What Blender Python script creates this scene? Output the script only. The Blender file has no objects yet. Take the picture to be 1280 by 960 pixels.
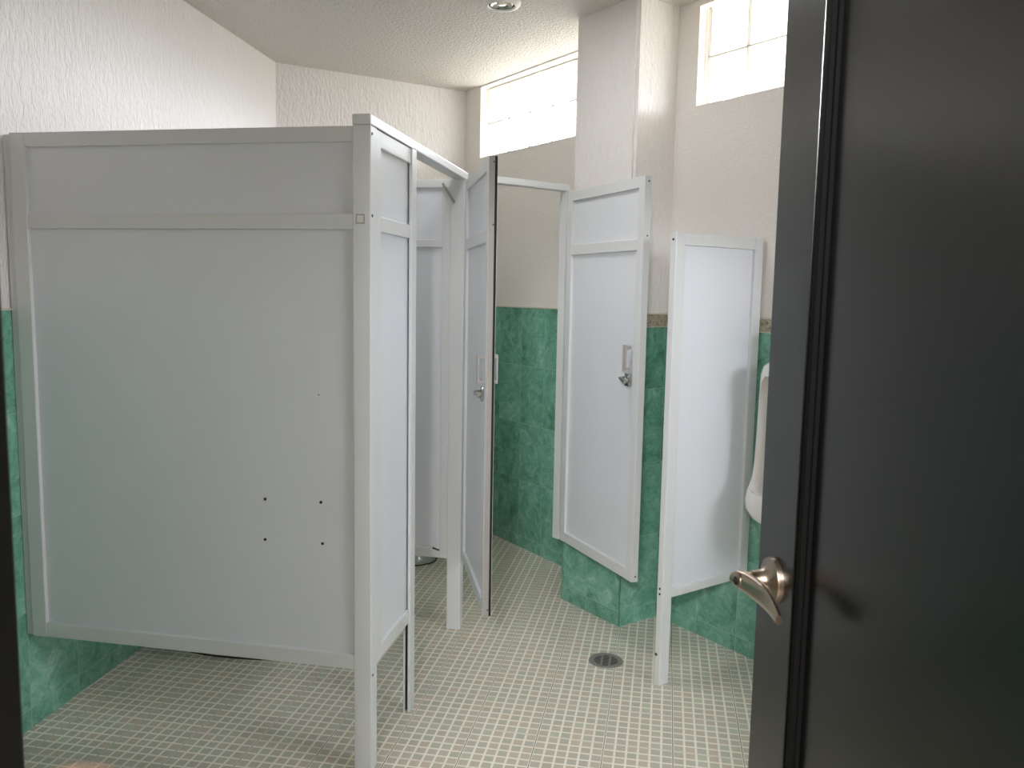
import bpy, bmesh, math, random
from mathutils import Vector, Matrix
random.seed(7)
scene = bpy.context.scene
COL = scene.collection
R = math.radians

# ------------------------------------------------------------------ helpers
def lin(c):
    c = c / 255.0
    return c / 12.92 if c <= 0.04045 else ((c + 0.055) / 1.055) ** 2.4
def rgb(r, g, b): return (lin(r), lin(g), lin(b), 1.0)
def hdir(deg): return Vector((math.sin(R(deg)), math.cos(R(deg)), 0))

class MB:
    """collects shapes into one mesh"""
    def __init__(s): s.bm = bmesh.new(); s.uv = s.bm.loops.layers.uv.new('UVMap')
    def box(s, x0, x1, y0, y1, z0, z1, bev=0.0, seg=2):
        t = bmesh.new()
        bmesh.ops.create_cube(t, size=1)
        for v in t.verts:
            v.co = Vector(((x0+x1)/2 + v.co.x*(x1-x0), (y0+y1)/2 + v.co.y*(y1-y0), (z0+z1)/2 + v.co.z*(z1-z0)))
        if bev > 0:
            b = min(bev, abs(x1-x0)*.45, abs(y1-y0)*.45, abs(z1-z0)*.45)
            bmesh.ops.bevel(t, geom=t.edges[:], offset=b, segments=seg, profile=0.5, affect='EDGES')
        s._merge(t); return s
    def _merge(s, t, mat=None):
        if mat is not None: t.transform(mat)
        me = bpy.data.meshes.new('tmp'); t.to_mesh(me); t.free()
        s.bm.from_mesh(me); bpy.data.meshes.remove(me)
    def prism(s, pts, z0, z1):
        lo = [s.bm.verts.new((p[0], p[1], z0)) for p in pts]
        hi = [s.bm.verts.new((p[0], p[1], z1)) for p in pts]
        n = len(pts)
        s.bm.faces.new(lo[::-1]); s.bm.faces.new(hi)
        for i in range(n): s.bm.faces.new((lo[i], lo[(i+1) % n], hi[(i+1) % n], hi[i]))
        return s
    def cyl(s, p, axis, r, h, seg=24, r2=None, bev=0.0):
        t = bmesh.new()
        bmesh.ops.create_cone(t, cap_ends=True, segments=seg, radius1=r, radius2=r if r2 is None else r2, depth=h)
        if bev > 0:
            bmesh.ops.bevel(t, geom=[e for e in t.edges if len(e.link_faces) == 2 and any(len(f.verts) > 4 for f in e.link_faces)],
                            offset=bev, segments=2, affect='EDGES')
        q = Vector((0, 0, 1)).rotation_difference(Vector(axis).normalized())
        s._merge(t, Matrix.Translation(Vector(p)) @ q.to_matrix().to_4x4()); return s
    def lathe(s, prof, seg=40, mat=None):
        t = bmesh.new(); rings = []
        for r, z in prof:
            if r < 1e-6: rings.append([t.verts.new((0, 0, z))])
            else: rings.append([t.verts.new((r*math.cos(2*math.pi*k/seg), r*math.sin(2*math.pi*k/seg), z)) for k in range(seg)])
        for a, b in zip(rings, rings[1:]):
            for k in range(seg):
                k2 = (k+1) % seg
                f = [a[k % len(a)], a[k2 % len(a)], b[k2 % len(b)], b[k % len(b)]]
                u = []
                for v in f:
                    if v not in u: u.append(v)
                if len(u) > 2: t.faces.new(u)
        s._merge(t, mat); return s
    def loft(s, rings, cap=True):
        vs = [[s.bm.verts.new(p) for p in r] for r in rings]
        n = len(vs[0])
        for a, b in zip(vs, vs[1:]):
            for k in range(n): s.bm.faces.new((a[k], a[(k+1) % n], b[(k+1) % n], b[k]))
        if cap: s.bm.faces.new(vs[0][::-1]); s.bm.faces.new(vs[-1])
        return s
    def bar(s, p0, p1, w, t, up=(0, 0, 1), bev=0.0):
        """rectangular bar from p0 to p1"""
        p0, p1 = Vector(p0), Vector(p1); d = (p1-p0); L = d.length; d.normalize()
        up = Vector(up); side = d.cross(up).normalized(); up = side.cross(d)
        tb = bmesh.new(); bmesh.ops.create_cube(tb, size=1)
        for v in tb.verts: v.co = Vector((v.co.x*L, v.co.y*w, v.co.z*t))
        if bev: bmesh.ops.bevel(tb, geom=tb.edges[:], offset=bev, segments=2, affect='EDGES')
        m = Matrix.Identity(4)
        for i, a in enumerate((d, side, up)):
            for j in range(3): m[j][i] = a[j]
        s._merge(tb, Matrix.Translation((p0+p1)/2) @ m); return s
    def quad_uv(s, pts, uvs):
        f = s.bm.faces.new([s.bm.verts.new(p) for p in pts])
        for l, u in zip(f.loops, uvs): l[s.uv].uv = u
        return s
    def build(s, name, mat, parent=None, smooth=False):
        bmesh.ops.recalc_face_normals(s.bm, faces=s.bm.faces[:])
        me = bpy.data.meshes.new(name); s.bm.to_mesh(me); s.bm.free()
        me.materials.append(mat)
        if smooth:
            for p in me.polygons: p.use_smooth = True
            try: me.set_sharp_from_angle(angle=R(38))
            except Exception: pass
        o = bpy.data.objects.new(name, me); COL.objects.link(o)
        if parent is not None: o.parent = parent
        return o

def empty(name, loc, rz=0.0):
    o = bpy.data.objects.new(name, None); COL.objects.link(o)
    o.location = loc; o.rotation_euler = (0, 0, rz); o.empty_display_size = .1
    return o
def tag(o, label, cat, group=None):
    o['label'] = label; o['category'] = cat; o['kind'] = 'thing'
    if group: o['group'] = group
    return o
def structure(o, label=None, cat=None):
    o['kind'] = 'structure'
    if label: o['label'] = label
    if cat: o['category'] = cat
    return o
def rz_of(heading):
    d = hdir(heading); return math.atan2(d.y, d.x)

# ------------------------------------------------------------------ materials
class NT:
    def __init__(s, name):
        s.m = bpy.data.materials.new(name); s.m.use_nodes = True
        s.t = s.m.node_tree; s.t.nodes.clear()
        s.out = s.t.nodes.new('ShaderNodeOutputMaterial')
        s.b = s.t.nodes.new('ShaderNodeBsdfPrincipled')
        s.link(s.b.outputs[0], s.out.inputs[0])
    def link(s, a, b): s.t.links.new(a, b)
    def n(s, typ, **kw):
        x = s.t.nodes.new(typ)
        for k, v in kw.items(): setattr(x, k, v)
        return x
    def val(s, sock, v):
        if isinstance(v, (int, float, tuple)): sock.default_value = v
        else: s.link(v, sock)
    def math(s, op, a, b=0.0, c=None):
        x = s.n('ShaderNodeMath', operation=op)
        s.val(x.inputs[0], a); s.val(x.inputs[1], b)
        if c is not None: s.val(x.inputs[2], c)
        return x.outputs[0]
    def mix(s, fac, a, b):
        x = s.n('ShaderNodeMix', data_type='RGBA')
        s.val(x.inputs[0], fac); s.val(x.inputs[6], a); s.val(x.inputs[7], b)
        return x.outputs[2]
    def noise(s, vec, scale, detail=2, rough=.5, dist=0.0):
        x = s.n('ShaderNodeTexNoise'); s.link(vec, x.inputs['Vector'])
        x.inputs['Scale'].default_value = scale; x.inputs['Detail'].default_value = detail
        x.inputs['Roughness'].default_value = rough; x.inputs['Distortion'].default_value = dist
        return x.outputs[0]
    def ramp(s, fac, stops, interp='LINEAR'):
        x = s.n('ShaderNodeValToRGB'); x.color_ramp.interpolation = interp
        e = x.color_ramp.elements
        while len(e) < len(stops): e.new(0.5)
        for k, (p, c) in enumerate(stops): e[k].position = p; e[k].color = c
        s.link(fac, x.inputs[0]); return x.outputs[0]
    def bump(s, h, strength, dist=.01):
        x = s.n('ShaderNodeBump'); x.inputs['Strength'].default_value = strength; x.inputs['Distance'].default_value = dist
        s.link(h, x.inputs['Height']); s.link(x.outputs[0], s.b.inputs['Normal']); return x
    def objco(s): return s.n('ShaderNodeTexCoord').outputs['Object']
    def uv(s): return s.n('ShaderNodeTexCoord').outputs['UV']
    def mapping(s, vec, scale=(1, 1, 1), loc=(0, 0, 0)):
        x = s.n('ShaderNodeMapping'); s.link(vec, x.inputs[0]); x.inputs['Scale'].default_value = scale
        x.inputs['Location'].default_value = loc; return x.outputs[0]
    def base(s, col=None, rough=None, metal=None, spec=None):
        if col is not None: s.val(s.b.inputs['Base Color'], col)
        if rough is not None: s.val(s.b.inputs['Roughness'], rough)
        if metal is not None: s.b.inputs['Metallic'].default_value = metal
        if spec is not None: s.b.inputs['Specular IOR Level'].default_value = spec
        return s

def simple(name, col, rough=.5, metal=0.0, spec=.5, var=.04, scale=6.0):
    t = NT(name); co = t.objco()
    n = t.noise(co, scale, 3)
    d = tuple(max(0, c*(1-var)) for c in col[:3]) + (1,)
    u = tuple(min(1, c*(1+var)) for c in col[:3]) + (1,)
    t.base(t.mix(n, d, u), rough, metal, spec); return t.m

def plaster(name, col, streak=(1, 1, .35), scale=62, strength=.9, dist=.010):
    t = NT(name); co = t.objco()
    m = t.mapping(co, streak)
    a = t.noise(m, scale, 3, .55, .6); b = t.noise(m, scale*2.7, 2, .5)
    h = t.math('ADD', t.math('SMOOTH_MIN', a, .62, .1), t.math('MULTIPLY', b, .25))
    big = t.noise(co, 1.3, 2)
    t.base(t.mix(big, tuple(c*.96 for c in col[:3]) + (1,), col), .62, 0, .3)
    t.bump(h, strength, dist); return t.m

def tile_green(name, pu, offu, pv=.32, offv=.065):
    """marbled green wall tile, 32 cm high, thin pale joints; uv is in metres along the wall and up"""
    t = NT(name); uv = t.uv()
    sep = t.n('ShaderNodeSeparateXYZ'); t.link(uv, sep.inputs[0])
    u = t.math('DIVIDE', t.math('SUBTRACT', sep.outputs[0], offu), pu)
    v = t.math('DIVIDE', t.math('SUBTRACT', sep.outputs[1], offv), pv)
    fu, fv = t.math('FRACT', u), t.math('FRACT', v)
    du = t.math('MULTIPLY', t.math('MINIMUM', fu, t.math('SUBTRACT', 1.0, fu)), pu)
    dv = t.math('MULTIPLY', t.math('MINIMUM', fv, t.math('SUBTRACT', 1.0, fv)), pv)
    d = t.math('MINIMUM', du, dv)
    grout = t.math('LESS_THAN', d, .0013)
    cell = t.n('ShaderNodeCombineXYZ'); t.link(t.math('FLOOR', u), cell.inputs[0]); t.link(t.math('FLOOR', v), cell.inputs[1])
    wn = t.n('ShaderNodeTexWhiteNoise', noise_dimensions='3D'); t.link(cell.outputs[0], wn.inputs[0])
    add = t.n('ShaderNodeVectorMath', operation='MULTIPLY_ADD')
    t.link(wn.outputs['Color'], add.inputs[0]); add.inputs[1].default_value = (9, 9, 9); t.link(uv, add.inputs[2])
    a = t.noise(add.outputs[0], 9, 6, .62, 1.6)
    b = t.noise(add.outputs[0], 26, 5, .6, 2.2)
    c = t.noise(add.outputs[0], 3.5, 2, .5)
    f = t.math('ADD', t.math('ADD', t.math('MULTIPLY', a, .55), t.math('MULTIPLY', b, .3)), t.math('MULTIPLY', c, .3))
    f = t.math('ADD', f, t.math('MULTIPLY', t.math('SUBTRACT', wn.outputs['Value'], .5), .05))
    col = t.ramp(f, [(.40, rgb(82, 136, 114)), (.55, rgb(118, 174, 152)), (.64, rgb(136, 192, 172)), (.76, rgb(174, 216, 202))])
    col = t.mix(grout, col, rgb(150, 184, 168))
    t.base(col, t.math('ADD', .22, t.math('MULTIPLY', grout, .4)), 0, .5)
    t.bump(t.math('MINIMUM', d, .003), .35, .3); return t.m

M = {}
WHITE = rgb(242, 238, 235)
M['plaster'] = plaster('stucco_wall', WHITE)
M['hall'] = plaster('tan_hall_wall', rgb(150, 132, 112))
M['plaster_fine'] = plaster('fine_stucco_wall', rgb(240, 235, 230), (1, 1, .7), 85, .6, .006)
M['ceiling'] = plaster('popcorn_ceiling', rgb(230, 224, 217), (1, 1, 1), 78, 1.0, .014)
M['tile_left'] = tile_green('green_tile_left', .235, -.01)
M['tile_window'] = tile_green('green_tile_window', .2115, .21)
M['tile_pillar'] = tile_green('green_tile_pillar', .216, 0.0)
M['tile_right'] = tile_green('green_tile_right', .2115, .15)
M['frame'] = simple('white_aluminium', rgb(221, 222, 223), .38, 0, .5, .015, 3)
M['pane'] = simple('white_acrylic_sheet', rgb(226, 228, 234), .33, 0, .5, .02, 2)
M['channel'] = simple('grey_aluminium_channel', rgb(158, 154, 148), .4, .1, .5, .05, 8)
M['gap'] = simple('dark_recess', rgb(30, 29, 28), .7, 0, .3)
M['screw'] = simple('dull_screw', rgb(110, 106, 100), .45, .8)
M['hole'] = simple('screw_hole_brown', rgb(46, 30, 24), .8)
M['chrome'] = simple('chrome', rgb(200, 200, 198), .14, 1.0)
M['plastic'] = simple('pale_grey_plastic', rgb(180, 174, 170), .4)
M['sticker'] = simple('aged_sticker', rgb(176, 168, 146), .6)
M['nickel'] = simple('satin_nickel', rgb(182, 168, 154), .3, 1.0, .5, .03, 20)
M['ceramic'] = simple('white_ceramic', rgb(238, 236, 232), .12, 0, .6, .01)
M['grey_ceramic'] = simple('grey_ceramic', rgb(170, 172, 168), .2, 0, .5, .02)
M['seal_shade'] = simple('brown_seal_contact_shade', rgb(64, 40, 30), .7)  # brown sealant colour that also holds the contact shadow
M['steel'] = simple('weathered_steel', rgb(140, 136, 131), .42, .1, .5, .12, 40)
M['mortar'] = simple('block_mortar', rgb(196, 190, 180), .8)
M['jamb'] = simple('dark_jamb', rgb(14, 12, 12), .5)
M['skin'] = simple('skin', rgb(132, 106, 90), .5, 0, .4, .08, 60)
M['nail'] = simple('fingernail', rgb(226, 196, 184), .3, 0, .5, .02)
M['trim'] = simple('cream_pencil_trim', rgb(216, 210, 194), .35)
M['lamp_white'] = simple('white_lamp_ring', rgb(238, 235, 230), .4)
M['lamp_glass'] = simple('lamp_reflector', rgb(220, 216, 204), .16, .9)

# dark espresso door: fine vertical grain
t = NT('espresso_door'); co = t.objco()
g = t.noise(t.mapping(co, (1, 1, .06)), 60, 3)
t.base(t.mix(g, rgb(3, 3, 3), rgb(4, 4, 4)), .24, 0, .75); t.bump(g, .015, .001); t.b.inputs['Coat Weight'].default_value = .1; t.b.inputs['Coat Roughness'].default_value = .3; M['door'] = t.m

M['door_matte'] = simple('espresso_moulding', rgb(12, 11, 11), .62, 0, .22)
# listello: beige relief border
t = NT('floral_border'); uv = t.uv()
w = t.noise(uv, 38, 3, .55, 2.4); e = t.noise(uv, 95, 2, .5, 1.0)
f = t.math('ADD', t.math('MULTIPLY', w, .7), t.math('MULTIPLY', e, .3))
t.base(t.ramp(f, [(.36, rgb(104, 98, 80)), (.47, rgb(160, 154, 134)), (.55, rgb(196, 190, 170)), (.66, rgb(150, 150, 128))]), .35)
t.bump(f, .6, .004); M['border'] = t.m

# mosaic-look floor tile: 21.5 cm tiles of 6 x 6 squares
t = NT('mosaic_floor_tile'); co = t.objco()
sep = t.n('ShaderNodeSeparateXYZ'); t.link(co, sep.inputs[0])
PX, PY = .2150, .2195
u = t.math('DIVIDE', t.math('SUBTRACT', sep.outputs[0], -.7915), PX)
v = t.math('DIVIDE', t.math('SUBTRACT', sep.outputs[1], 2.487), PY)
def edge(f): return t.math('MINIMUM', f, t.math('SUBTRACT', 1.0, f))
tu = t.math('MULTIPLY', edge(t.math('FRACT', u)), PX); tv = t.math('MULTIPLY', edge(t.math('FRACT', v)), PY)
mu, mv = t.math('MULTIPLY', u, 6.0), t.math('MULTIPLY', v, 6.0)
eu, ev = edge(t.math('FRACT', mu)), edge(t.math('FRACT', mv))
em = t.math('SMOOTH_MIN', eu, ev, .06)
sq = t.n('ShaderNodeMapRange'); t.link(em, sq.inputs[0]); sq.inputs[1].default_value = .075; sq.inputs[2].default_value = .115
cell = t.n('ShaderNodeCombineXYZ'); t.link(t.math('FLOOR', mu), cell.inputs[0]); t.link(t.math('FLOOR', mv), cell.inputs[1])
wn = t.n('ShaderNodeTexWhiteNoise', noise_dimensions='2D'); t.link(cell.outputs[0], wn.inputs[0])
colr = t.ramp(wn.outputs['Value'], [(0, rgb(194, 191, 176)), (.22, rgb(202, 196, 180)), (.42, rgb(195, 189, 174)), (.58, rgb(204, 195, 178)),
                                    (.72, rgb(197, 190, 173)), (.82, rgb(210, 194, 174)), (.93, rgb(200, 202, 182))], 'CONSTANT')
sp = t.noise(co, 160, 3)
colr = t.mix(t.math('MULTIPLY', sp, .5), colr, rgb(172, 170, 160))
grc = t.mix(t.noise(co, 9, 3), rgb(242, 234, 218), rgb(248, 240, 228))
col = t.mix(sq.outputs[0], grc, colr)
jx = t.math('LESS_THAN', tu, .0013); jy = t.math('LESS_THAN', tv, .0008)
pat = t.noise(co, 3.2, 2)
jx = t.math('MULTIPLY', jx, t.math('ADD', .6, t.math('MULTIPLY', pat, .6)))
jy = t.math('MULTIPLY', jy, t.math('MULTIPLY', pat, 1.0))
col = t.mix(t.math('MINIMUM', t.math('MAXIMUM', jx, jy), 1.0), col, rgb(72, 66, 58))
t.base(col, .42, 0, .4); t.bump(sq.outputs[0], .25, .0012); M['floor'] = t.m

# glass block: clear glass that mostly lets the daylight straight through, with a milky share
t = NT('glass_block'); t.t.nodes.remove(t.b)
tr = t.n('ShaderNodeBsdfTransparent'); tr.inputs[0].default_value = (.985, .99, .99, 1)
tl = t.n('ShaderNodeBsdfTranslucent'); tl.inputs[0].default_value = (.9, .93, .93, 1)
gl = t.n('ShaderNodeBsdfGlossy'); gl.inputs['Roughness'].default_value = .12
m1 = t.n('ShaderNodeMixShader'); m1.inputs[0].default_value = .08; t.link(tr.outputs[0], m1.inputs[1]); t.link(tl.outputs[0], m1.inputs[2])
fr = t.n('ShaderNodeFresnel'); fr.inputs[0].default_value = 1.45
m2 = t.n('ShaderNodeMixShader'); t.link(t.math('MINIMUM', fr.outputs[0], .07), m2.inputs[0]); t.link(m1.outputs[0], m2.inputs[1]); t.link(gl.outputs[0], m2.inputs[2])
t.link(m2.outputs[0], t.out.inputs[0]); M['glass'] = t.m

# ------------------------------------------------------------------ room shell
CZ = 2.605            # ceiling height
TT = 1.345            # top of the tiling
HW = 133.8            # heading along the window walls, left to right
dW = hdir(HW); nW = Vector((-dW.y, dW.x, 0)) * -1
if nW.y > 0: nW = -nW                 # into the room: (-.69,-.72)
LF = Vector((-1.8665, .44, 0)); LB = Vector((-2.071, 4.157, 0)); BW = Vector((-1.227, 4.885, 0))
PA = Vector((-.441, 3.697, 0)); PB = Vector((-.156, 3.424, 0))
WE = Vector((-.242, 3.901, 0))
RB = Vector((.003, 3.587, 0)); RE = Vector((1.90, 1.764, 0))
dR = (RE-RB).normalized(); nR = Vector((dR.y, -dR.x, 0))
if nR.y > 0: nR = -nR

def wall_piece(mb, p, d, n_in, s0, s1, z0, z1, th, off=0.0):
    """box along a wall line: its room face lies off behind the line"""
    a = p + d*s0 - n_in*off; b = p + d*s1 - n_in*off
    mb.prism([(a.x, a.y), (b.x, b.y), (b.x-n_in.x*th, b.y-n_in.y*th), (a.x-n_in.x*th, a.y-n_in.y*th)], z0, z1)
def inward(p, q, c=Vector((-.8, 2.5, 0))):
    d = (q-p).normalized(); n = Vector((d.y, -d.x, 0))
    return d, (n if n.dot(c-p) > 0 else -n)

def tile_face(parent, p, q, mat, z1=TT, name='tile_wainscot', z0=0.0, proud=.005, n_in=None, flip=False, u0=0.0):
    """tile layer on a wall line, uv in metres"""
    d, n = inward(p, q)
    if n_in is not None: n = n_in
    L = (q-p).length; mb = MB()
    a, b = p, q; ab, bb = p - n*proud, q - n*proud
    V = lambda w, z: Vector((w.x, w.y, z))
    mb.quad_uv([V(a, z0), V(b, z0), V(b, z1), V(a, z1)], [(u0, z0), (u0+L, z0), (u0+L, z1), (u0, z1)])
    mb.quad_uv([V(ab, z0), V(bb, z0), V(bb, z1), V(ab, z1)], [(u0, z0), (u0+L, z0), (u0+L, z1), (u0, z1)])
    mb.quad_uv([V(a, z1), V(b, z1), V(bb, z1), V(ab, z1)], [(0, 0)]*4)
    mb.quad_uv([V(a, z0), V(b, z0), V(bb, z0), V(ab, z0)], [(0, 0)]*4)
    mb.quad_uv([V(a, z0), V(a, z1), V(ab, z1), V(ab, z0)], [(u0, z0)]*4)
    mb.quad_uv([V(b, z0), V(b, z1), V(bb, z1), V(bb, z0)], [(u0, z0)]*4)
    bmesh.ops.remove_doubles(mb.bm, verts=mb.bm.verts[:], dist=1e-6)
    return mb.build(name, mat, parent)
def pencil(parent, p, q, z, n_in=None, h=.007, d=.006):
    dd, n = inward(p, q)
    if n_in is not None: n = n_in
    mb = MB(); mb.bar((p.x, p.y, z), (q.x, q.y, z), d*2, h, bev=.002)
    return mb.build('tile_edge_trim', M['trim'], parent)

OFF = .005
# left wall
d, n = inward(LF, LB)
mb = MB(); wall_piece(mb, LF, d, n, -.2, (LB-LF).length+.1, 0, CZ+.05, .15, OFF)
wl = structure(mb.build('wall_left', M['plaster']), 'white stucco wall with green tiles on its lower half, beside the largest partition', 'wall')
tile_face(wl, LF, LB, M['tile_left'], u0=-(Vector((-1.963, 2.19, 0))-LF).length); pencil(wl, LF, LB, TT)
# back wall
d, n = inward(LB, BW)
mb = MB(); wall_piece(mb, LB, d, n, -.1, (BW-LB).length+.1, 0, CZ+.05, .15, OFF)
wb = structure(mb.build('wall_back', M['plaster']), 'white stucco back wall rising above the stalls', 'wall')
tile_face(wb, LB, BW, M['tile_left']); pencil(wb, LB, BW, TT)
# window walls with openings
def window_wall(name, p, q, n, s0, s1, z0, z1, mat, label):
    d = (q-p).normalized(); L = (q-p).length; th = .16
    mb = MB()
    wall_piece(mb, p, d, n, -.08, L+.08, 0, z0, th, OFF)
    wall_piece(mb, p, d, n, -.08, s0, z0, CZ+.05, th, OFF)
    wall_piece(mb, p, d, n, s1, L+.08, z0, CZ+.05, th, OFF)
    wall_piece(mb, p, d, n, s0, s1, z1, CZ+.05, th, OFF)
    return structure(mb.build(name, mat), label, 'wall')
def glass_window(name, p, d, n, s0, s1, z0, cols, rows, label, recess=.045, depth=.08):
    bw = (s1-s0)/cols; bh = .1955
    mort = MB()
    def P(s, r, z): w = p + d*s - n*r; return Vector((w.x, w.y, z))
    g = .0025
    for i in range(cols+1):
        mort.bar(P(s0+i*bw, recess+.012, z0), P(s0+i*bw, recess+.012, z0+rows*bh), 2*g, .014, up=n)
    for j in range(rows+1):
        mort.bar(P(s0, recess+.012, z0+j*bh), P(s1, recess+.012, z0+j*bh), .014, 2*g)
    w = structure(mort.build(name, M['mortar']), label, 'window')
    for i in range(cols):
        for j in range(rows):
            mb = MB(); b = bmesh.new(); bmesh.ops.create_cube(b, size=1)
            for vv in b.verts: vv.co = Vector((vv.co.x*(bw-2*g), vv.co.y*depth, vv.co.z*(bh-2*g)))
            ff = [f for f in b.faces if abs(f.normal.y) > .9]
            bmesh.ops.inset_individual(b, faces=ff, thickness=.016, depth=0.0)
            bmesh.ops.inset_individual(b, faces=ff, thickness=.006, depth=-.005)
            m = Matrix.Identity(4)
            for k, ax in enumerate((d, -n, Vector((0, 0, 1)))):
                for r_ in range(3): m[r_][k] = ax[r_]
            mb._merge(b, Matrix.Translation(P(s0+(i+.5)*bw, recess+depth/2, z0+(j+.5)*bh)) @ m)
            mb.build('glass_block', M['glass'], w)
    return w
W1S0 = (Vector((-1.101, 4.763, 0))-BW).dot(dW); BWID = .1975
W1S1 = W1S0 + 6*BWID
ww = window_wall('wall_window', BW, WE, nW, W1S0-.012, W1S1, 2.2, 2.598, M['plaster_fine'], 'white stucco wall under the glass block window behind the rear stall')
tile_face(ww, BW, WE, M['tile_window'], n_in=nW, u0=-(Vector((-.776, 4.446, 0))-BW).length + .21); pencil(ww, BW, WE, TT, nW)
glass_window('window_1', BW, dW, nW, W1S0, W1S1, 2.2025, 6, 2, 'glass block window high in the wall behind the rear stall')
# right wall
W2S0 = (Vector((.089, 3.506, 0))-RB).dot(dR)
W2S1 = W2S0 + 3*BWID
wr = window_wall('wall_right', RB, RE, nR, W2S0-.012, W2S1, 2.19, 2.58, M['plaster_fine'], 'white stucco wall with floral border and green tiles behind the urinal')
ZB = 1.289
tile_face(wr, RB, RE, M['tile_right'], z1=ZB, n_in=nR, u0=.15-(Vector((.317, 3.283, 0))-RB).length)
tile_face(wr, RB, RE, M['border'], z1=TT-.006, z0=ZB, name='floral_border', n_in=nR); pencil(wr, RB, RE, TT-.002, nR); pencil(wr, RB, RE, ZB, nR, .004, .005)
glass_window('window_2', RB, dR, nR, W2S0, W2S1, 2.19, 3, 2, 'glass block window high above the urinal, four blocks showing beside the door')
# pillar
pc, pd = RB + (RB-PB).normalized()*.1, WE + (WE-PA).normalized()*.1
inn = lambda v, k: v + nW*0 
mb = MB()
e1 = (PB-PA).normalized(); e2 = (RB-PB).normalized()
q = [PA+e1*OFF+e2*OFF, PB-e1*OFF+e2*OFF, pc-e1*OFF, pd+e1*OFF]
mb.prism([(v.x, v.y) for v in q], 0, CZ+.03)
bmesh.ops.bevel(mb.bm, geom=[e for e in mb.bm.edges if abs((e.verts[0].co-e.verts[1].co).z) > 1 and min((e.verts[0].co.xy-Vector((v.x, v.y))).length for v in q[:2]) < .01], offset=.012, segments=3, affect='EDGES')
wp = structure(mb.build('wall_pillar', M['plaster']), 'square white stucco pillar with green tiles standing between the two windows', 'pillar')
tile_face(wp, PA, PB, M['tile_pillar'], n_in=-e2, u0=-(PB-PA).length)
tile_face(wp, PB, RB, M['tile_pillar'], z1=ZB, n_in=e1)
tile_face(wp, PB, RB, M['border'], z1=TT-.006, z0=ZB, name='floral_border', n_in=e1); pencil(wp, PB, RB, TT-.002, e1); pencil(wp, PB, RB, ZB, e1, .004, .005)
tile_face(wp, WE, PA, M['tile_pillar'], n_in=-e1); pencil(wp, PA, PB, TT, -e2)
# right end and front wall with the doorway
FY = .44; JX0, JX1 = -.42, .385; DH = 2.12
EP, EQ = Vector((1.9, 1.80, 0)), Vector((1.9, .44, 0)); dE, nE = inward(EP, EQ)
W3S0, W3S1 = .10, .10+5*BWID
mb = MB()
for a_ in ((-.1, 1.5, 0, 1.6), (-.1, W3S0-.01, 1.6, CZ+.05), (W3S1+.01, 1.5, 1.6, CZ+.05), (W3S0-.01, W3S1+.01, 1.6+2*.1955+.005, CZ+.05)): wall_piece(mb, EP, dE, nE, *a_, .16)
glass_window('added_window', EP, dE, nE, W3S0, W3S1, 1.6, 5, 2, 'added glass block window in the end wall, unseen behind the open door, bringing in extra light')  # unseen window, added to bring more daylight into the room
structure(mb.build('wall_end', M['plaster']), 'white stucco end wall hidden behind the open door', 'wall')
mb = MB()
mb.box(-2.1, JX0-.03, FY-.13, FY, 0, CZ+.05); mb.box(JX1+.03, 2.05, FY-.13, FY, 0, CZ+.05); mb.box(JX0-.03, JX1+.03, FY-.13, FY, DH+.03, CZ+.05)
structure(mb.build('wall_front', M['plaster']), 'white wall around the doorway', 'wall')
# hallway behind the camera
mb = MB(); mb.box(-1.5, -1.35, -1.7, FY-.13, 0, CZ+.05); mb.box(1.35, 1.5, -1.7, FY-.13, 0, CZ+.05); mb.box(-1.5, 1.5, -1.85, -1.7, 0, CZ+.05)
structure(mb.build('wall_hallway', M['hall']), 'tan hallway walls outside the doorway', 'wall')
# floor and ceiling
mb = MB(); mb.box(-2.4, 2.2, -1.9, 5.2, -.1, 0); structure(mb.build('floor', M['floor']), 'pale floor tiles printed with small grey green and beige squares', 'floor')
mb = MB(); mb.box(-2.4, 2.2, -1.9, 5.2, CZ, CZ+.12); structure(mb.build('ceiling', M['ceiling']), 'off-white popcorn textured ceiling', 'ceiling')
# dark door casing
mb = MB()
mb.box(JX0-.03, JX0, FY-.14, FY+.02, 0, DH+.03, .003); mb.box(JX1, JX1+.03, FY-.14, FY+.012, 0, DH+.03, .003); mb.box(JX0, JX1, FY-.14, FY+.012, DH, DH+.03, .003)
mb.box(JX0-.085, JX0-.03, FY, FY+.016, 0, DH+.085, .003); mb.box(JX1+.03, JX1+.085, FY, FY+.016, 0, DH+.085, .003); mb.box(JX0-.03, JX1+.03, FY, FY+.016, DH+.03, DH+.085, .003)
structure(mb.build('trim_1', M['jamb']), 'black door casing at the frame edge beside the left wall', 'door casing')

# ------------------------------------------------------------------ dark open door
DOORH = 164.0; dd = hdir(DOORH); LEAD = Vector((.1435, 1.2, 0))
DW = .80
hinge = LEAD + dd*DW
door = empty('door_1', (LEAD.x, LEAD.y, .012), rz_of(DOORH))   # local x: from the leading edge to the hinge; visible face at y = 0, on the -y side
# ccw of dd is (-dd.y, dd.x) = (.96,.28): away from the camera
structure(door, 'black panelled door standing open in the foreground with a satin nickel lever', 'door')
TH = .042; ST = .113; H = 2.09
mb = MB()
mb.box(0, ST, 0, TH, 0, H, .0009); mb.box(DW-ST, DW, 0, TH, 0, H, .0016)
mb.box(ST, DW-ST, 0, TH, 0, .22, .002); mb.box(ST, DW-ST, 0, TH, H-.13, H, .002)
mb.build('door_frame', M['door'], door)
mb = MB(); mb.box(ST-.01, DW-ST+.01, .0155, TH-.0155, .21, H-.12); mb.build('door_panel', M['door'], door)
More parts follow.
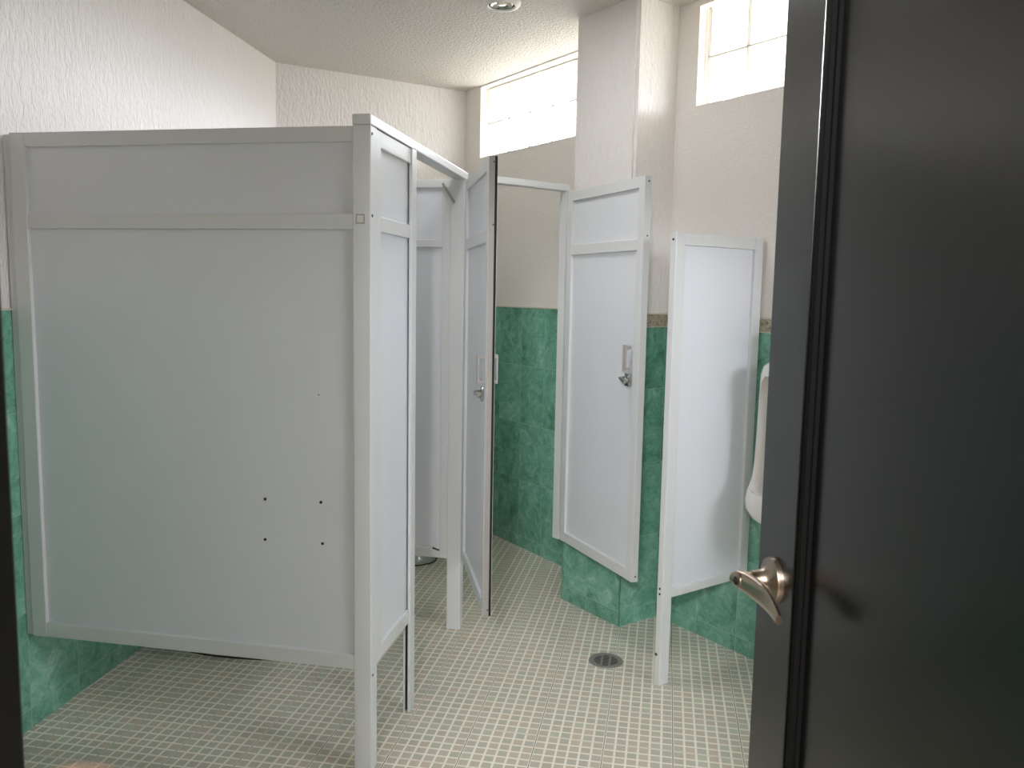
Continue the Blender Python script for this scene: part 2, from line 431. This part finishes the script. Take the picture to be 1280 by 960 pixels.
# moulding: stepped frame round the panel
mb = MB()
x0, x1, z0, z1 = ST, DW-ST, .22, H-.13
for a, b, yy in ((0, .011, .004), (.011, .016, .010)):
    for (u0, u1, w0, w1) in ((x0+a, x0+b, z0+a, z1-a), (x1-b, x1-a, z0+a, z1-a), (x0+b, x1-b, z0+a, z0+b), (x0+b, x1-b, z1-b, z1-a)):
        mb.box(u0, u1, yy, .019, w0, w1)
        mb.box(u0, u1, TH-.019, TH-yy, w0, w1)
mb.build('panel_moulding', M['door_matte'], door)
# lever set
LZ = 1.0205; LX = .056
hs = MB(); toM = Matrix.Translation((LX, 0, LZ)) @ Matrix.Rotation(R(90), 4, 'X')      # lathe axis -> -y
hs.lathe([(0, -.002), (.032, -.002), (.032, .004), (.031, .0075), (.022, .0105), (.0155, .017), (.0135, .026), (.0135, .033), (0, .033)], 48, toM)
ros = hs.build('rosette', M['nickel'], door, True)
lv = MB()
lv.cyl((LX, -.039, LZ), (0, 1, 0), .0118, .028, 32, bev=.001)
secs = []
# blade: starts wide at the neck end, sweeps towards the hinge with a slight droop and twist
for k in range(15):
    f = k/14
    cx = LX - .010 + f*.116; cz = LZ + .001 - .015*f**1.2
    cy = -.047 + .010*math.sin(f*math.pi*.9) + .006*f
    hh = .0128 + .0034*math.sin(f*math.pi) - .001*f
    if k == 0: hh *= .82
    if k == 13: hh *= .9
    if k == 14: hh *= .62
    ww_ = .0085*(1-f)**1.5 + .0048
    tw = R(4 + 26*f)
    ring = []
    for j in range(16):
        a = 2*math.pi*j/16
        yy, zz = ww_*math.cos(a), hh*math.sin(a)
        ring.append((cx, cy + yy*math.cos(tw) - zz*math.sin(tw)*.5, cz + zz*math.cos(tw) + yy*math.sin(tw)))
    secs.append(ring)
lv.loft(secs)
lev = lv.build('lever', M['nickel'], door, True)
mb = MB(); mb.cyl((LX, -.0545, LZ), (0, 1, 0), .0058, .004, 20, bev=.0008); mb.cyl((LX, -.057, LZ), (0, 1, 0), .0022, .002, 12); mb.build('lock_button', M['gap'], lev)
mb = MB(); mb.box(-.0015, .001, .009, .033, LZ-.03, LZ+.03, .0005); mb.build('latch_plate', M['nickel'], door)

# ------------------------------------------------------------------ stall system
def screws(parent, pts, axis, r=.0045, name='screw', mat='screw'):
    for p in pts:
        mb = MB(); mb.cyl(p, axis, r, .003, 12, bev=.0006); mb.build(name, M[mat], parent)
ZT, ZM0, ZM1, ZB0, ZB1 = 1.866, 1.587, 1.630, .316, .361
# front partition (largest, faces the door)
px0 = -1.9612
fp = tag(empty('stall_partition', (-1.40, 2.171, 0)), 'largest grey-white partition, wide front panel with four screw holes and a full-height corner post', 'partition', 'framed white stall partitions')
fp_x = lambda x: x + 1.40
mb = MB(); mb.box(fp_x(px0), fp_x(-1.934), .006, .034, ZB0, ZT-.004, .002); mb.build('wall_channel', M['frame'], fp)
mb = MB(); mb.box(fp_x(-1.936), fp_x(-1.886), 0, .03, ZB0-.001, ZT, .0025); mb.build('stile', M['frame'], fp)
mb = MB(); mb.box(fp_x(-.862), fp_x(-.809), 0, .050, 0, 1.8675, .003); post = mb.build('corner_post', M['frame'], fp)
mb = MB(); mb.box(fp_x(-.852), fp_x(-.826), -.0008, .002, 1.602, 1.629, .0005)
stk = mb.build('sticker', M['sticker'], post)
mb = MB(); mb.box(fp_x(-.848), fp_x(-.830), -.0014, 0, 1.606, 1.625); mb.build('sticker_face', M['frame'], stk)
screws(post, [(fp_x(-.8085), .012, z) for z in (1.845, 1.625, .30)], (1, 0, 0), .004)
for z0, z1 in ((1.824, ZT), (ZM0, ZM1), (ZB0, ZB1)):
    mb = MB(); mb.box(fp_x(-1.887), fp_x(-.861), .001, .029, z0, z1, .0025); mb.build('rail', M['frame'], fp)
mb = MB(); mb.box(fp_x(-1.89), fp_x(-.86), .012, .018, ZM1-.004, 1.83); mb.build('upper_pane', M['pane'], fp)
mb = MB(); mb.box(fp_x(-1.89), fp_x(-.86), .012, .018, ZB1-.004, ZM0+.004); lp = mb.build('lower_pane', M['pane'], fp)
for x, z in ((-1.138, .806), (-.964, .808), (-1.140, .684), (-.960, .685)):
    mb = MB(); mb.cyl((fp_x(x*1.002), .0115, z), (0, 1, 0), .0044, .0016, 14); mb.build('screw_hole', M['hole'], lp)
mb = MB(); mb.cyl((fp_x(-.970), .0117, 1.122), (0, 1, 0), .002, .001, 10); mb.build('screw_hole', M['hole'], lp)

# header over the first stall's door
hb = MB(); hb.box(-.862, -.809, 2.1715, 3.283, 1.8685, 1.897, .0025)
tag(hb.build('header_beam', M['frame']), 'white header beam running back from the corner post over the first stall doorway', 'beam')

# narrow side partition between corner post and channel post
sp = tag(empty('stall_partition', (-.809, 2.222, 0), R(90)), 'narrow white side panel beside the corner post, ending in an open channel post', 'partition', 'framed white stall partitions')
# local x = world +Y, local y = world -X ; visible face y = 0 (world x = -.809)
mb = MB(); mb.box(0, .040, .002, .03, ZB0, ZT, .0025); mb.build('stile', M['frame'], sp)
for z0, z1 in ((1.820, ZT), (ZM0, ZM1), (ZB0, ZB1)):
    mb = MB(); mb.box(.039, .316, .003, .029, z0, z1, .0025); mb.build('rail', M['frame'], sp)
mb = MB(); mb.box(.035, .325, .014, .019, ZM1-.004, 1.83); mb.build('upper_pane', M['pane'], sp)
mb = MB(); mb.box(.035, .325, .014, .019, ZB1-.004, ZM0+.004); mb.build('lower_pane', M['pane'], sp)
mb = MB(); mb.box(.315, .362, -.002, .008, 0, 1.8675, .0015); mb.box(.315, .362, .018, .0235, 0, 1.8675, .0015); mb.box(.345, .362, .006, .019, 0, 1.8675, .001)
cp = mb.build('channel_post', M['frame'], sp)
mb = MB(); mb.box(.330, .346, .0078, .0182, 0, ZB0+.002); mb.build('groove_shade', M['gap'], cp)  # dark fill in the open groove, painted shade rather than a lining

# divider between the two stalls with its post
dv = tag(empty('stall_partition', (-1.40, 3.24, 0)), 'white divider behind the first stall with a diagonal brace, carrying a swung-out door', 'partition', 'framed white stall partitions')
mb = MB(); mb.box(fp_x(-.872), fp_x(-.812), -.004, .046, 0, 1.8675, .003); mb.build('post', M['frame'], dv)
mb = MB(); mb.box(fp_x(-2.012), fp_x(-1.965), 0, .03, .307, 1.867, .0025); mb.build('stile', M['frame'], dv)
mb = MB(); mb.box(fp_x(-.905), fp_x(-.871), 0, .03, .307, 1.8665, .0025); mb.build('stile', M['frame'], dv)
for z0, z1 in ((1.836, 1.8665), (1.599, 1.630), (.307, .347)):
    mb = MB(); mb.box(fp_x(-1.966), fp_x(-.904), .001, .029, z0, z1, .0025); mb.build('rail', M['frame'], dv)
mb = MB(); mb.box(fp_x(-1.97), fp_x(-.90), .012, .018, 1.626, 1.84); mb.build('upper_pane', M['pane'], dv)
mb = MB(); mb.box(fp_x(-1.97), fp_x(-.90), .012, .018, .343, 1.603); mb.build('lower_pane', M['pane'], dv)
mb = MB(); mb.bar((fp_x(-.902), -.008, 1.852), (fp_x(-.852), -.008, 1.775), .010, .006, (0, 1, 0), .001); mb.build('brace', M['channel'], dv)
mb = MB(); mb.bar((fp_x(-.935), -.0012, .349), (fp_x(-.905), -.0012, .340), .004, .008, (0, 1, 0)); mb.build('scuff_mark', M['hole'], dv)

# stall doors: each hangs as a part on the frame that carries it
def stall_door(parent, hx, hy, heading, width, label, zb, zt, zh, loc_handle, grey):
    th = .03; sw = .042
    mb = MB(); mb.box(0, sw, 0, th, zb, zt, .002)
    mb.box(width-sw, width, 0, th, zb, zt, .002)
    e = mb.build('stall_door', M['frame'], parent)
    e.matrix_parent_inverse = parent_matrix(parent).inverted()
    e.location = (hx, hy, 0); e.rotation_euler = (0, 0, rz_of(heading)); e['label'] = label
    if grey:
        mb = MB(); mb.box(width-.002, width+.0012, .0012, .0285, zb+.001, zt-.001); mb.build('edge_channel', M['channel'], e)
        mb = MB(); mb.box(width, width+.0024, .0205, .0282, zb+.001, zt-.001); mb.build('rubber_seal', M['gap'], e)
    for z0, z1 in ((zt-.042, zt), (ZM0, ZM1), (zb, zb+.045)):
        mb = MB(); mb.box(sw-.001, width-sw+.001, .001, th-.001, z0, z1, .0025); mb.build('rail', M['frame'], e)
    mb = MB(); mb.box(sw-.004, width-sw+.004, .0115, .0175, ZM1-.004, zt-.038); mb.build('upper_pane', M['pane'], e)
    mb = MB(); mb.box(sw-.004, width-sw+.004, .0115, .0175, zb+.041, ZM0+.004); mb.build('lower_pane', M['pane'], e)
    for side in (-1, 1):                   # a pull on each face
        y = 0 if side < 0 else th
        mb = MB(); x0 = width-loc_handle; s = side
        ya, yb = sorted((y + s*.014, y + s*.020)); mb.box(x0-.012, x0+.012, ya, yb, zh, zh+.10, .002)
        for zz in (zh+.004, zh+.088):
            ya, yb = sorted((y - s*.001, y + s*.016)); mb.box(x0-.008, x0+.016, ya, yb, zz, zz+.009, .001)
        mb.build('pull_handle', M['plastic'], e)
    zl = zh-.034; x0 = width-loc_handle+.006   # chrome turn latch
    mb = MB(); mb.box(x0-.020, x0+.018, -.007, .001, zl-.025, zl+.025, .003); mb.cyl((x0-.003, -.014, zl), (0, 1, 0), .014, .018, 20, bev=.002)
    mb.bar((x0-.024, -.025, zl+.008), (x0+.014, -.025, zl-.008), .008, .011, (0, 1, 0), .0015)
    mb.build('latch', M['chrome'], e, True)
    screws(e, [(width+.0006, .017, z) for z in (zt-.02, ZM1+.01, zb+.022)], (1, 0, 0), .0035)
    for zz in (zt-.2, zb+.2):
        mb = MB(); mb.cyl((-.004, th*.5, zz), (0, 0, 1), .006, .07, 14, bev=.001); mb.build('hinge', M['frame'], e)
    return e
def parent_matrix(o): return Matrix.Translation(o.location) @ o.rotation_euler.to_matrix().to_4x4()
h1 = Vector((-.806, 3.222, 0)); l1 = Vector((-.583, 2.640, 0)); v1 = l1-h1
stall_door(dv, h1.x, h1.y, math.degrees(math.atan2(v1.x, v1.y)), v1.length, 'white stall door swung outward, seen nearly edge-on', .318, 1.860, 1.112, .070, True)
# header, jamb and door of the second stall
J = Vector((-.458, 3.668, 0)); Cc = Vector((-.835, 3.262, 0))
sf = tag(empty('stall_doorway', (J.x, J.y, 0)), 'rear stall doorway with its white door folded open against the tiled pillar', 'stall doorway')
mb = MB(); mb.bar((Cc.x+.046-J.x, Cc.y+.050-J.y, 1.883), (0, 0, 1.883), .045, .028, bev=.0025)
mb.build('header_beam', M['frame'], sf)
jd = (J-Cc).normalized()
mb = MB(); mb.bar((0, 0, .30), (0, 0, 1.8685), .045, .034, up=jd, bev=.002)
mb.build('jamb', M['frame'], sf)
h2 = Vector((-.441, 3.592, 0)); l2 = Vector((-.098, 3.100, 0)); v2 = l2-h2
stall_door(sf, h2.x, h2.y, math.degrees(math.atan2(v2.x, v2.y)), v2.length, 'white stall door folded open in front of the tiled pillar', .316, 1.858, 1.132, .074, False)

# urinal partition
up_h = 44.24
U0 = Vector((.021, 2.914, 0))
upn = tag(empty('urinal_partition', (U0.x, U0.y, 0), rz_of(up_h)), 'low white screen on one leg between the pillar and the urinal', 'partition')
UL = .466
mb = MB(); mb.box(0, .048, 0, .028, 0, 1.640, .0025); ps = mb.build('post', M['frame'], upn)
screws(ps, [(-.0004, .014, z) for z in (1.615, .365, .345)], (1, 0, 0), .0042, mat='hole'); screws(ps, [(-.0004, .020, .115)], (1, 0, 0), .006)
mb = MB(); mb.box(UL-.046, UL, -.001, .029, .322, 1.642, .0025); mb.build('wall_stile', M['frame'], upn)
for z0, z1 in ((1.597, 1.639), (.326, .358)):
    mb = MB(); mb.box(.047, UL-.045, .001, .027, z0, z1, .0025); mb.build('rail', M['frame'], upn)
mb = MB(); mb.box(.044, UL-.042, .011, .017, .354, 1.601); mb.build('pane', M['pane'], upn)

# ------------------------------------------------------------------ urinal on the right wall
uc = RB + dR*.738 + nR*.001
ur = tag(empty('urinal', (uc.x, uc.y, .575), math.atan2(dR.y, dR.x)), 'white ceramic urinal on the tiled wall, half hidden by the black door', 'urinal')
# local x along the wall (to the right), local y away from the room (nR = -y)
def urinal_ring(z, w, dp, n=28):
    pts = []
    for k in range(n):
        a = math.pi*k/(n-1)
        c, s_ = math.cos(a), math.sin(a)
        pts.append((math.copysign(abs(c)**.55, c)*w, -abs(s_)**.55*dp, z))
    return pts
sh = MB(); prof = [(0.0, .07, .11), (.02, .11, .165), (.05, .148, .205), (.085, .166, .225), (.12, .171, .225), (.15, .171, .215), (.185, .168, .19), (.25, .167, .178), (.36, .167, .172), (.48, .167, .168), (.57, .166, .164), (.598, .160, .156), (.611, .148, .142), (.615, .12, .12)]
sh.loft([urinal_ring(*p) for p in prof])
bm_ = sh.bm
ub = sh.build('bowl', M['ceramic'], ur, True)
# hollow: dark-shaded recess cut by a boolean-like inner shell is built as a recessed basin
cut = MB(); prof2 = [(.10, .07, .15), (.115, .115, .19), (.14, .143, .205), (.17, .147, .26), (.30, .145, .26), (.44, .142, .26), (.54, .132, .26), (.565, .11, .26)]
cut.loft([[(x, y if y < -.05 else -.05, z) for x, y, z in urinal_ring(*p)] for p in prof2])
co_ = cut.build('cutter', M['ceramic'], ur)
md = ub.modifiers.new('hollow', 'BOOLEAN'); md.operation = 'DIFFERENCE'; md.object = co_; md.solver = 'EXACT'
bpy.context.view_layer.update()
dg = bpy.context.evaluated_depsgraph_get()
nm = bpy.data.meshes.new_from_object(ub.evaluated_get(dg))
ub.modifiers.clear(); ub.data = nm
for p in nm.polygons: p.use_smooth = True
try: nm.set_sharp_from_angle(angle=R(40))
except Exception: pass
bpy.data.objects.remove(co_, do_unlink=True)
mb = MB(); mb.cyl((0, -.055, .66), (0, 0, 1), .014, .12, 20); mb.cyl((0, -.055, .73), (0, 0, 1), .024, .03, 24, bev=.004); mb.cyl((0, -.029, .73), (0, 1, 0), .012, .05, 16)
fl = mb.build('flush_valve', M['chrome'], ur, True)
mb = MB()
for r_ in range(3):
    for k in range(max(1, r_*6)):
        a = 2*math.pi*k/max(1, r_*6); mb.cyl((.012*r_*math.cos(a), -.15+.012*r_*math.sin(a)+.03, .1015), (0, 0, 1), .0035, .003, 8)
mb.build('drain_holes', M['steel'], ur)

# ------------------------------------------------------------------ toilets
def toilet(loc, rz, label, mat):
    """local: back at y = 0 against the wall, bowl towards -y"""
    e = tag(empty('toilet', loc, rz), label, 'toilet', 'toilets inside the stalls')
    def oval(cy, z, w, l, n=32, pw=.8):
        r_ = []
        for k in range(n):
            a = 2*math.pi*k/n; c, s_ = math.cos(a), math.sin(a)
            r_.append((math.copysign(abs(c)**pw, c)*w, cy+math.copysign(abs(s_)**pw, s_)*l, z))
        return r_
    mb = MB()
    mb.loft([oval(-.40, 0, .140, .285), oval(-.40, .03, .136, .280), oval(-.39, .09, .105, .255), oval(-.38, .17, .102, .24), oval(-.40, .25, .128, .25), oval(-.43, .33, .165, .26), oval(-.44, .385, .182, .262), oval(-.44, .40, .180, .260)])
    mb.box(-.11, .11, -.22, -.02, .30, .40, .01)
    b = mb.build('bowl', mat, e, True)
    mb = MB(); mb.loft([oval(-.40, 0.0, .1435, .2885), oval(-.40, .006, .1425, .2875)]); mb.build('seal_contact_shade', M['seal_shade'], b)  # sealant ring, its dark tone doubling as contact shadow round the foot
    mb = MB(); mb.loft([oval(-.44, .401, .186, .268), oval(-.44, .418, .188, .270), oval(-.44, .424, .180, .262)]); mb.build('seat', mat, e, True)
    mb = MB(); mb.loft([oval(-.435, .425, .186, .266), oval(-.435, .440, .186, .266), oval(-.435, .447, .172, .252)]); mb.build('seat_lid', mat, e, True)
    mb = MB(); mb.box(-.20, .20, -.205, -.012, .40, .74, .02, 3); tk = mb.build('tank', mat, e, True)
    mb = MB(); mb.box(-.21, .21, -.215, -.008, .741, .775, .012, 3); mb.build('tank_lid', mat, e, True)
    mb = MB(); mb.cyl((-.14, -.212, .69), (0, 1, 0), .012, .014, 16); mb.bar((-.14, -.222, .69), (-.07, -.222, .683), .007, .012, bev=.002); mb.build('flush_lever', M['chrome'], tk)
    return e
db, nb = inward(LB, BW)
tp = Vector((-1.075, 3.85, 0)) - nb*.0
tb = tp - nb*((tp-LB).dot(nb)) + nb*.004
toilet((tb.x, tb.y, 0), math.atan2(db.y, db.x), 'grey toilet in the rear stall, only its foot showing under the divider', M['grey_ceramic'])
dl, nl = inward(LF, LB)
tl_y = 2.90
tlp = LF + dl*((tl_y-LF.y)/dl.y) + nl*.004
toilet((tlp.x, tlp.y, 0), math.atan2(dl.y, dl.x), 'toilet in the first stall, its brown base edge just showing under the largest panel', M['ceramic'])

# ------------------------------------------------------------------ floor drain
fd = tag(empty('floor_drain', (-.185, 3.083, 0)), 'round dark metal floor drain with slotted grate near the urinal screen', 'drain')
mb = MB(); mb.lathe([(.046, .001), (.047, .0022), (.061, .0032), (.066, .0024), (.0675, 0)], 56); mb.build('rim', M['steel'], fd, True)
mb = MB(); mb.cyl((0, 0, .0005), (0, 0, 1), .0475, .0009, 48); mb.build('dark_well', M['gap'], fd)
mb = MB()
for k in range(-4, 5):
    y = k*.0095; w = math.sqrt(max(0, .047**2-y*y)); mb.box(-w, w, y-.0017, y+.0017, .0012, .0017)
for x in (-.0155, .0155): w = math.sqrt(.047**2-x*x); mb.box(x-.004, x+.004, -w, w, .0012, .0019)
mb.build('grate', M['steel'], fd)

# ------------------------------------------------------------------ recessed ceiling lamp
LC = (-.716, 3.445)
cl = tag(empty('ceiling_lamp', (LC[0], LC[1], CZ)), 'round recessed ceiling lamp with white ring, switched off', 'lamp')
mb = MB(); mb.lathe([(.052, .0), (.053, -.012), (.058, -.017), (.070, -.015), (.078, -.007), (.080, 0)], 56); mb.build('ring', M['lamp_white'], cl, True)
mb = MB(); mb.lathe([(.0525, -.001), (.0525, -.011), (.0475, -.011), (.0475, -.001)], 48); mb.build('shadow_gap', M['gap'], cl, True)
mb = MB(); mb.lathe([(.0475, -.010), (.045, -.012), (.034, -.005), (.02, -.003), (.018, -.009), (0, -.010)], 48); mb.build('bulb', M['lamp_glass'], cl, True)

# ------------------------------------------------------------------ camera
CAM_F = 1024.78; pitch, roll, yaw = R(6.321), R(1.0206), R(-10.607)
fw = Vector((math.sin(yaw)*math.cos(pitch), math.cos(yaw)*math.cos(pitch), -math.sin(pitch)))
r0 = Vector((math.cos(yaw), -math.sin(yaw), 0)); u0 = r0.cross(fw)
rr = r0*math.cos(roll) + u0*math.sin(roll); uu = -r0*math.sin(roll) + u0*math.cos(roll)
cam = bpy.data.cameras.new('camera'); co = bpy.data.objects.new('camera', cam); COL.objects.link(co)
mw = Matrix.Identity(4)
for j in range(3):
    mw[j][0], mw[j][1], mw[j][2] = rr[j], uu[j], -fw[j]
mw.translation = Vector((0, 0, 1.42)); co.matrix_world = mw
cam.sensor_fit = 'HORIZONTAL'; cam.sensor_width = 36.0; cam.lens = CAM_F/1280*36; cam.clip_start = .01
scene.camera = co

# ------------------------------------------------------------------ photographer's hand, one fingertip showing at the frame edge
def skin_mesh(name, nodes, edges, mat, sub=2):
    me = bpy.data.meshes.new(name); me.from_pydata([n[0] for n in nodes], edges, [])
    o = bpy.data.objects.new(name, me); COL.objects.link(o)
    sk = o.modifiers.new('skin', 'SKIN'); sk.use_smooth_shade = True
    for v, n in zip(me.skin_vertices[0].data, nodes): v.radius = (n[1], n[2] if len(n) > 2 else n[1])
    me.skin_vertices[0].data[0].use_root = True
    sb_ = o.modifiers.new('sub', 'SUBSURF'); sb_.levels = sub; sb_.render_levels = sub
    bpy.context.view_layer.update()
    dg = bpy.context.evaluated_depsgraph_get(); nm = bpy.data.meshes.new_from_object(o.evaluated_get(dg))
    o.modifiers.clear(); o.data = nm; nm.materials.clear(); nm.materials.append(mat)
    for p in nm.polygons: p.use_smooth = True
    return o
# wrist at the origin, fingers along +z, palm towards +y, thumb on the +x side (left hand seen from behind)
nodes = [((0, 0, 0), .027, .021), ((0, .0, .045), .034, .018), ((0, 0, .078), .036, .015), ((0, .0, -.09), .029, .025), ((0, .0, -.20), .038, .034)]
edges = [(0, 1), (1, 2), (0, 3), (3, 4)]
def chain(root, pts):
    k = root
    for p, r_ in pts:
        nodes.append((p, r_, r_)); edges.append((k, len(nodes)-1)); k = len(nodes)-1
chain(2, [((.028, 0, .092), .0098), ((.031, .002, .128), .0092), ((.032, .006, .152), .0084), ((.032, .009, .172), .0072)])        # index, nearly straight
chain(2, [((.009, 0, .096), .0098), ((.009, .020, .128), .0092), ((.009, .045, .134), .0086), ((.009, .060, .118), .0076)])
chain(2, [((-.010, 0, .093), .0094), ((-.011, .020, .122), .0088), ((-.011, .043, .126), .0082), ((-.011, .056, .110), .0072)])
chain(2, [((-.028, 0, .086), .0086), ((-.030, .017, .110), .0078), ((-.030, .035, .112), .0072), ((-.030, .046, .100), .0064)])
chain(1, [((.038, .010, .050), .0118), ((.058, .024, .076), .0105), ((.064, .034, .104), .0094), ((.064, .038, .122), .0080)])
hand = skin_mesh('person', nodes, edges, M['skin'])
tag(hand, 'bare raised hand of a person, blurred fingertip peeking in beside the black door casing', 'person')
nl_ = MB(); rings = []
for k in range(7):
    f = k/6; ww_ = .0056*math.sin(R(35 + 110*f)); rings.append([(.0345 + ww_*math.cos(R(a_)), .0058 - .0072 - .0012*math.sin(R(a_)) + .006*(f-.5), .155 + .013*f) for a_ in range(0, 360, 30)])
nl_.loft(rings); nl_.build('fingernail', M['nail'], hand, True)
HL = Vector((-0.1016, 0.0714, 1.1809))
hand.location = HL + Vector((.0005, 0, .0067)); hand.rotation_euler = (0, 0, R(10.7))
cam.dof.use_dof = True; cam.dof.focus_distance = 2.7; cam.dof.aperture_fstop = 12.5

# ------------------------------------------------------------------ light
w = bpy.data.worlds.new('world'); scene.world = w; w.use_nodes = True
bg = w.node_tree.nodes['Background']; bg.inputs[1].default_value = 42.0
wt = w.node_tree; tc = wt.nodes.new('ShaderNodeTexCoord'); sx = wt.nodes.new('ShaderNodeSeparateXYZ'); wt.links.new(tc.outputs['Generated'], sx.inputs[0])
cr = wt.nodes.new('ShaderNodeValToRGB'); wt.links.new(sx.outputs[2], cr.inputs[0]); wt.links.new(cr.outputs[0], bg.inputs[0])
cr.color_ramp.elements[0].position = 0.0; cr.color_ramp.elements[0].color = (.12, .115, .105, 1)       # sunlit ground
cr.color_ramp.elements[1].position = .12; cr.color_ramp.elements[1].color = (.90, .95, 1.03, 1)      # bright overcast sky
def area(name, loc, target, sx, sy, power=None, color=(1, 1, 1), portal=False):
    l = bpy.data.lights.new(name, 'AREA'); l.shape = 'RECTANGLE'; l.size = sx; l.size_y = sy; l.color = color
    if portal: l.cycles.is_portal = True
    else: l.energy = power
    o = bpy.data.objects.new(name, l); COL.objects.link(o); o.location = loc
    dvec = (Vector(target)-Vector(loc)).normalized(); o.rotation_euler = dvec.to_track_quat('-Z', 'Y').to_euler()
    return o
def portal(p, d, n, s0, s1, z0, z1):
    c = p + d*((s0+s1)/2) - n*.17; zc = (z0+z1)/2
    area('sky_portal', (c.x, c.y, zc), (c.x+n.x, c.y+n.y, zc), s1-s0, z1-z0, portal=True)
portal(BW, dW, nW, W1S0, W1S1, 2.2, 2.6); portal(RB, dR, nR, W2S0, W2S1, 2.19, 2.59)
portal(EP, dE, nE, W3S0, W3S1, 1.6, 2.0)
area('hallway_fill', (0, -.8, 2.58), (0, -.8, 0), 1.0, .8, 18, (1, .98, .95))  # added fill light behind the camera, no fixture modelled

area('doorway_fill', (-.05, -1.66, 2.40), (-.03, .5, 1.5), 0.4, 0.3, 84, (.98, .99, 1))  # added area light, aimed through the doorway to brighten the rear of the room
rl = area('ceiling_fill', (-.62, 2.80, 2.575), (-.62, 2.80, 0), .5, .5, 6.0, (.97, .985, 1)); rl.data.shape = 'DISK'  # unseen fill light added above the view to lift the rear stall
scene.cycles.max_bounces = 14; scene.cycles.diffuse_bounces = 8; scene.cycles.transparent_max_bounces = 16
scene.cycles.sample_clamp_indirect = 6
scene.view_settings.view_transform = 'Standard'; scene.view_settings.look = 'None'
scene.view_settings.gamma = 1; scene.view_settings.use_curve_mapping = False; scene.view_settings.exposure = 0.28
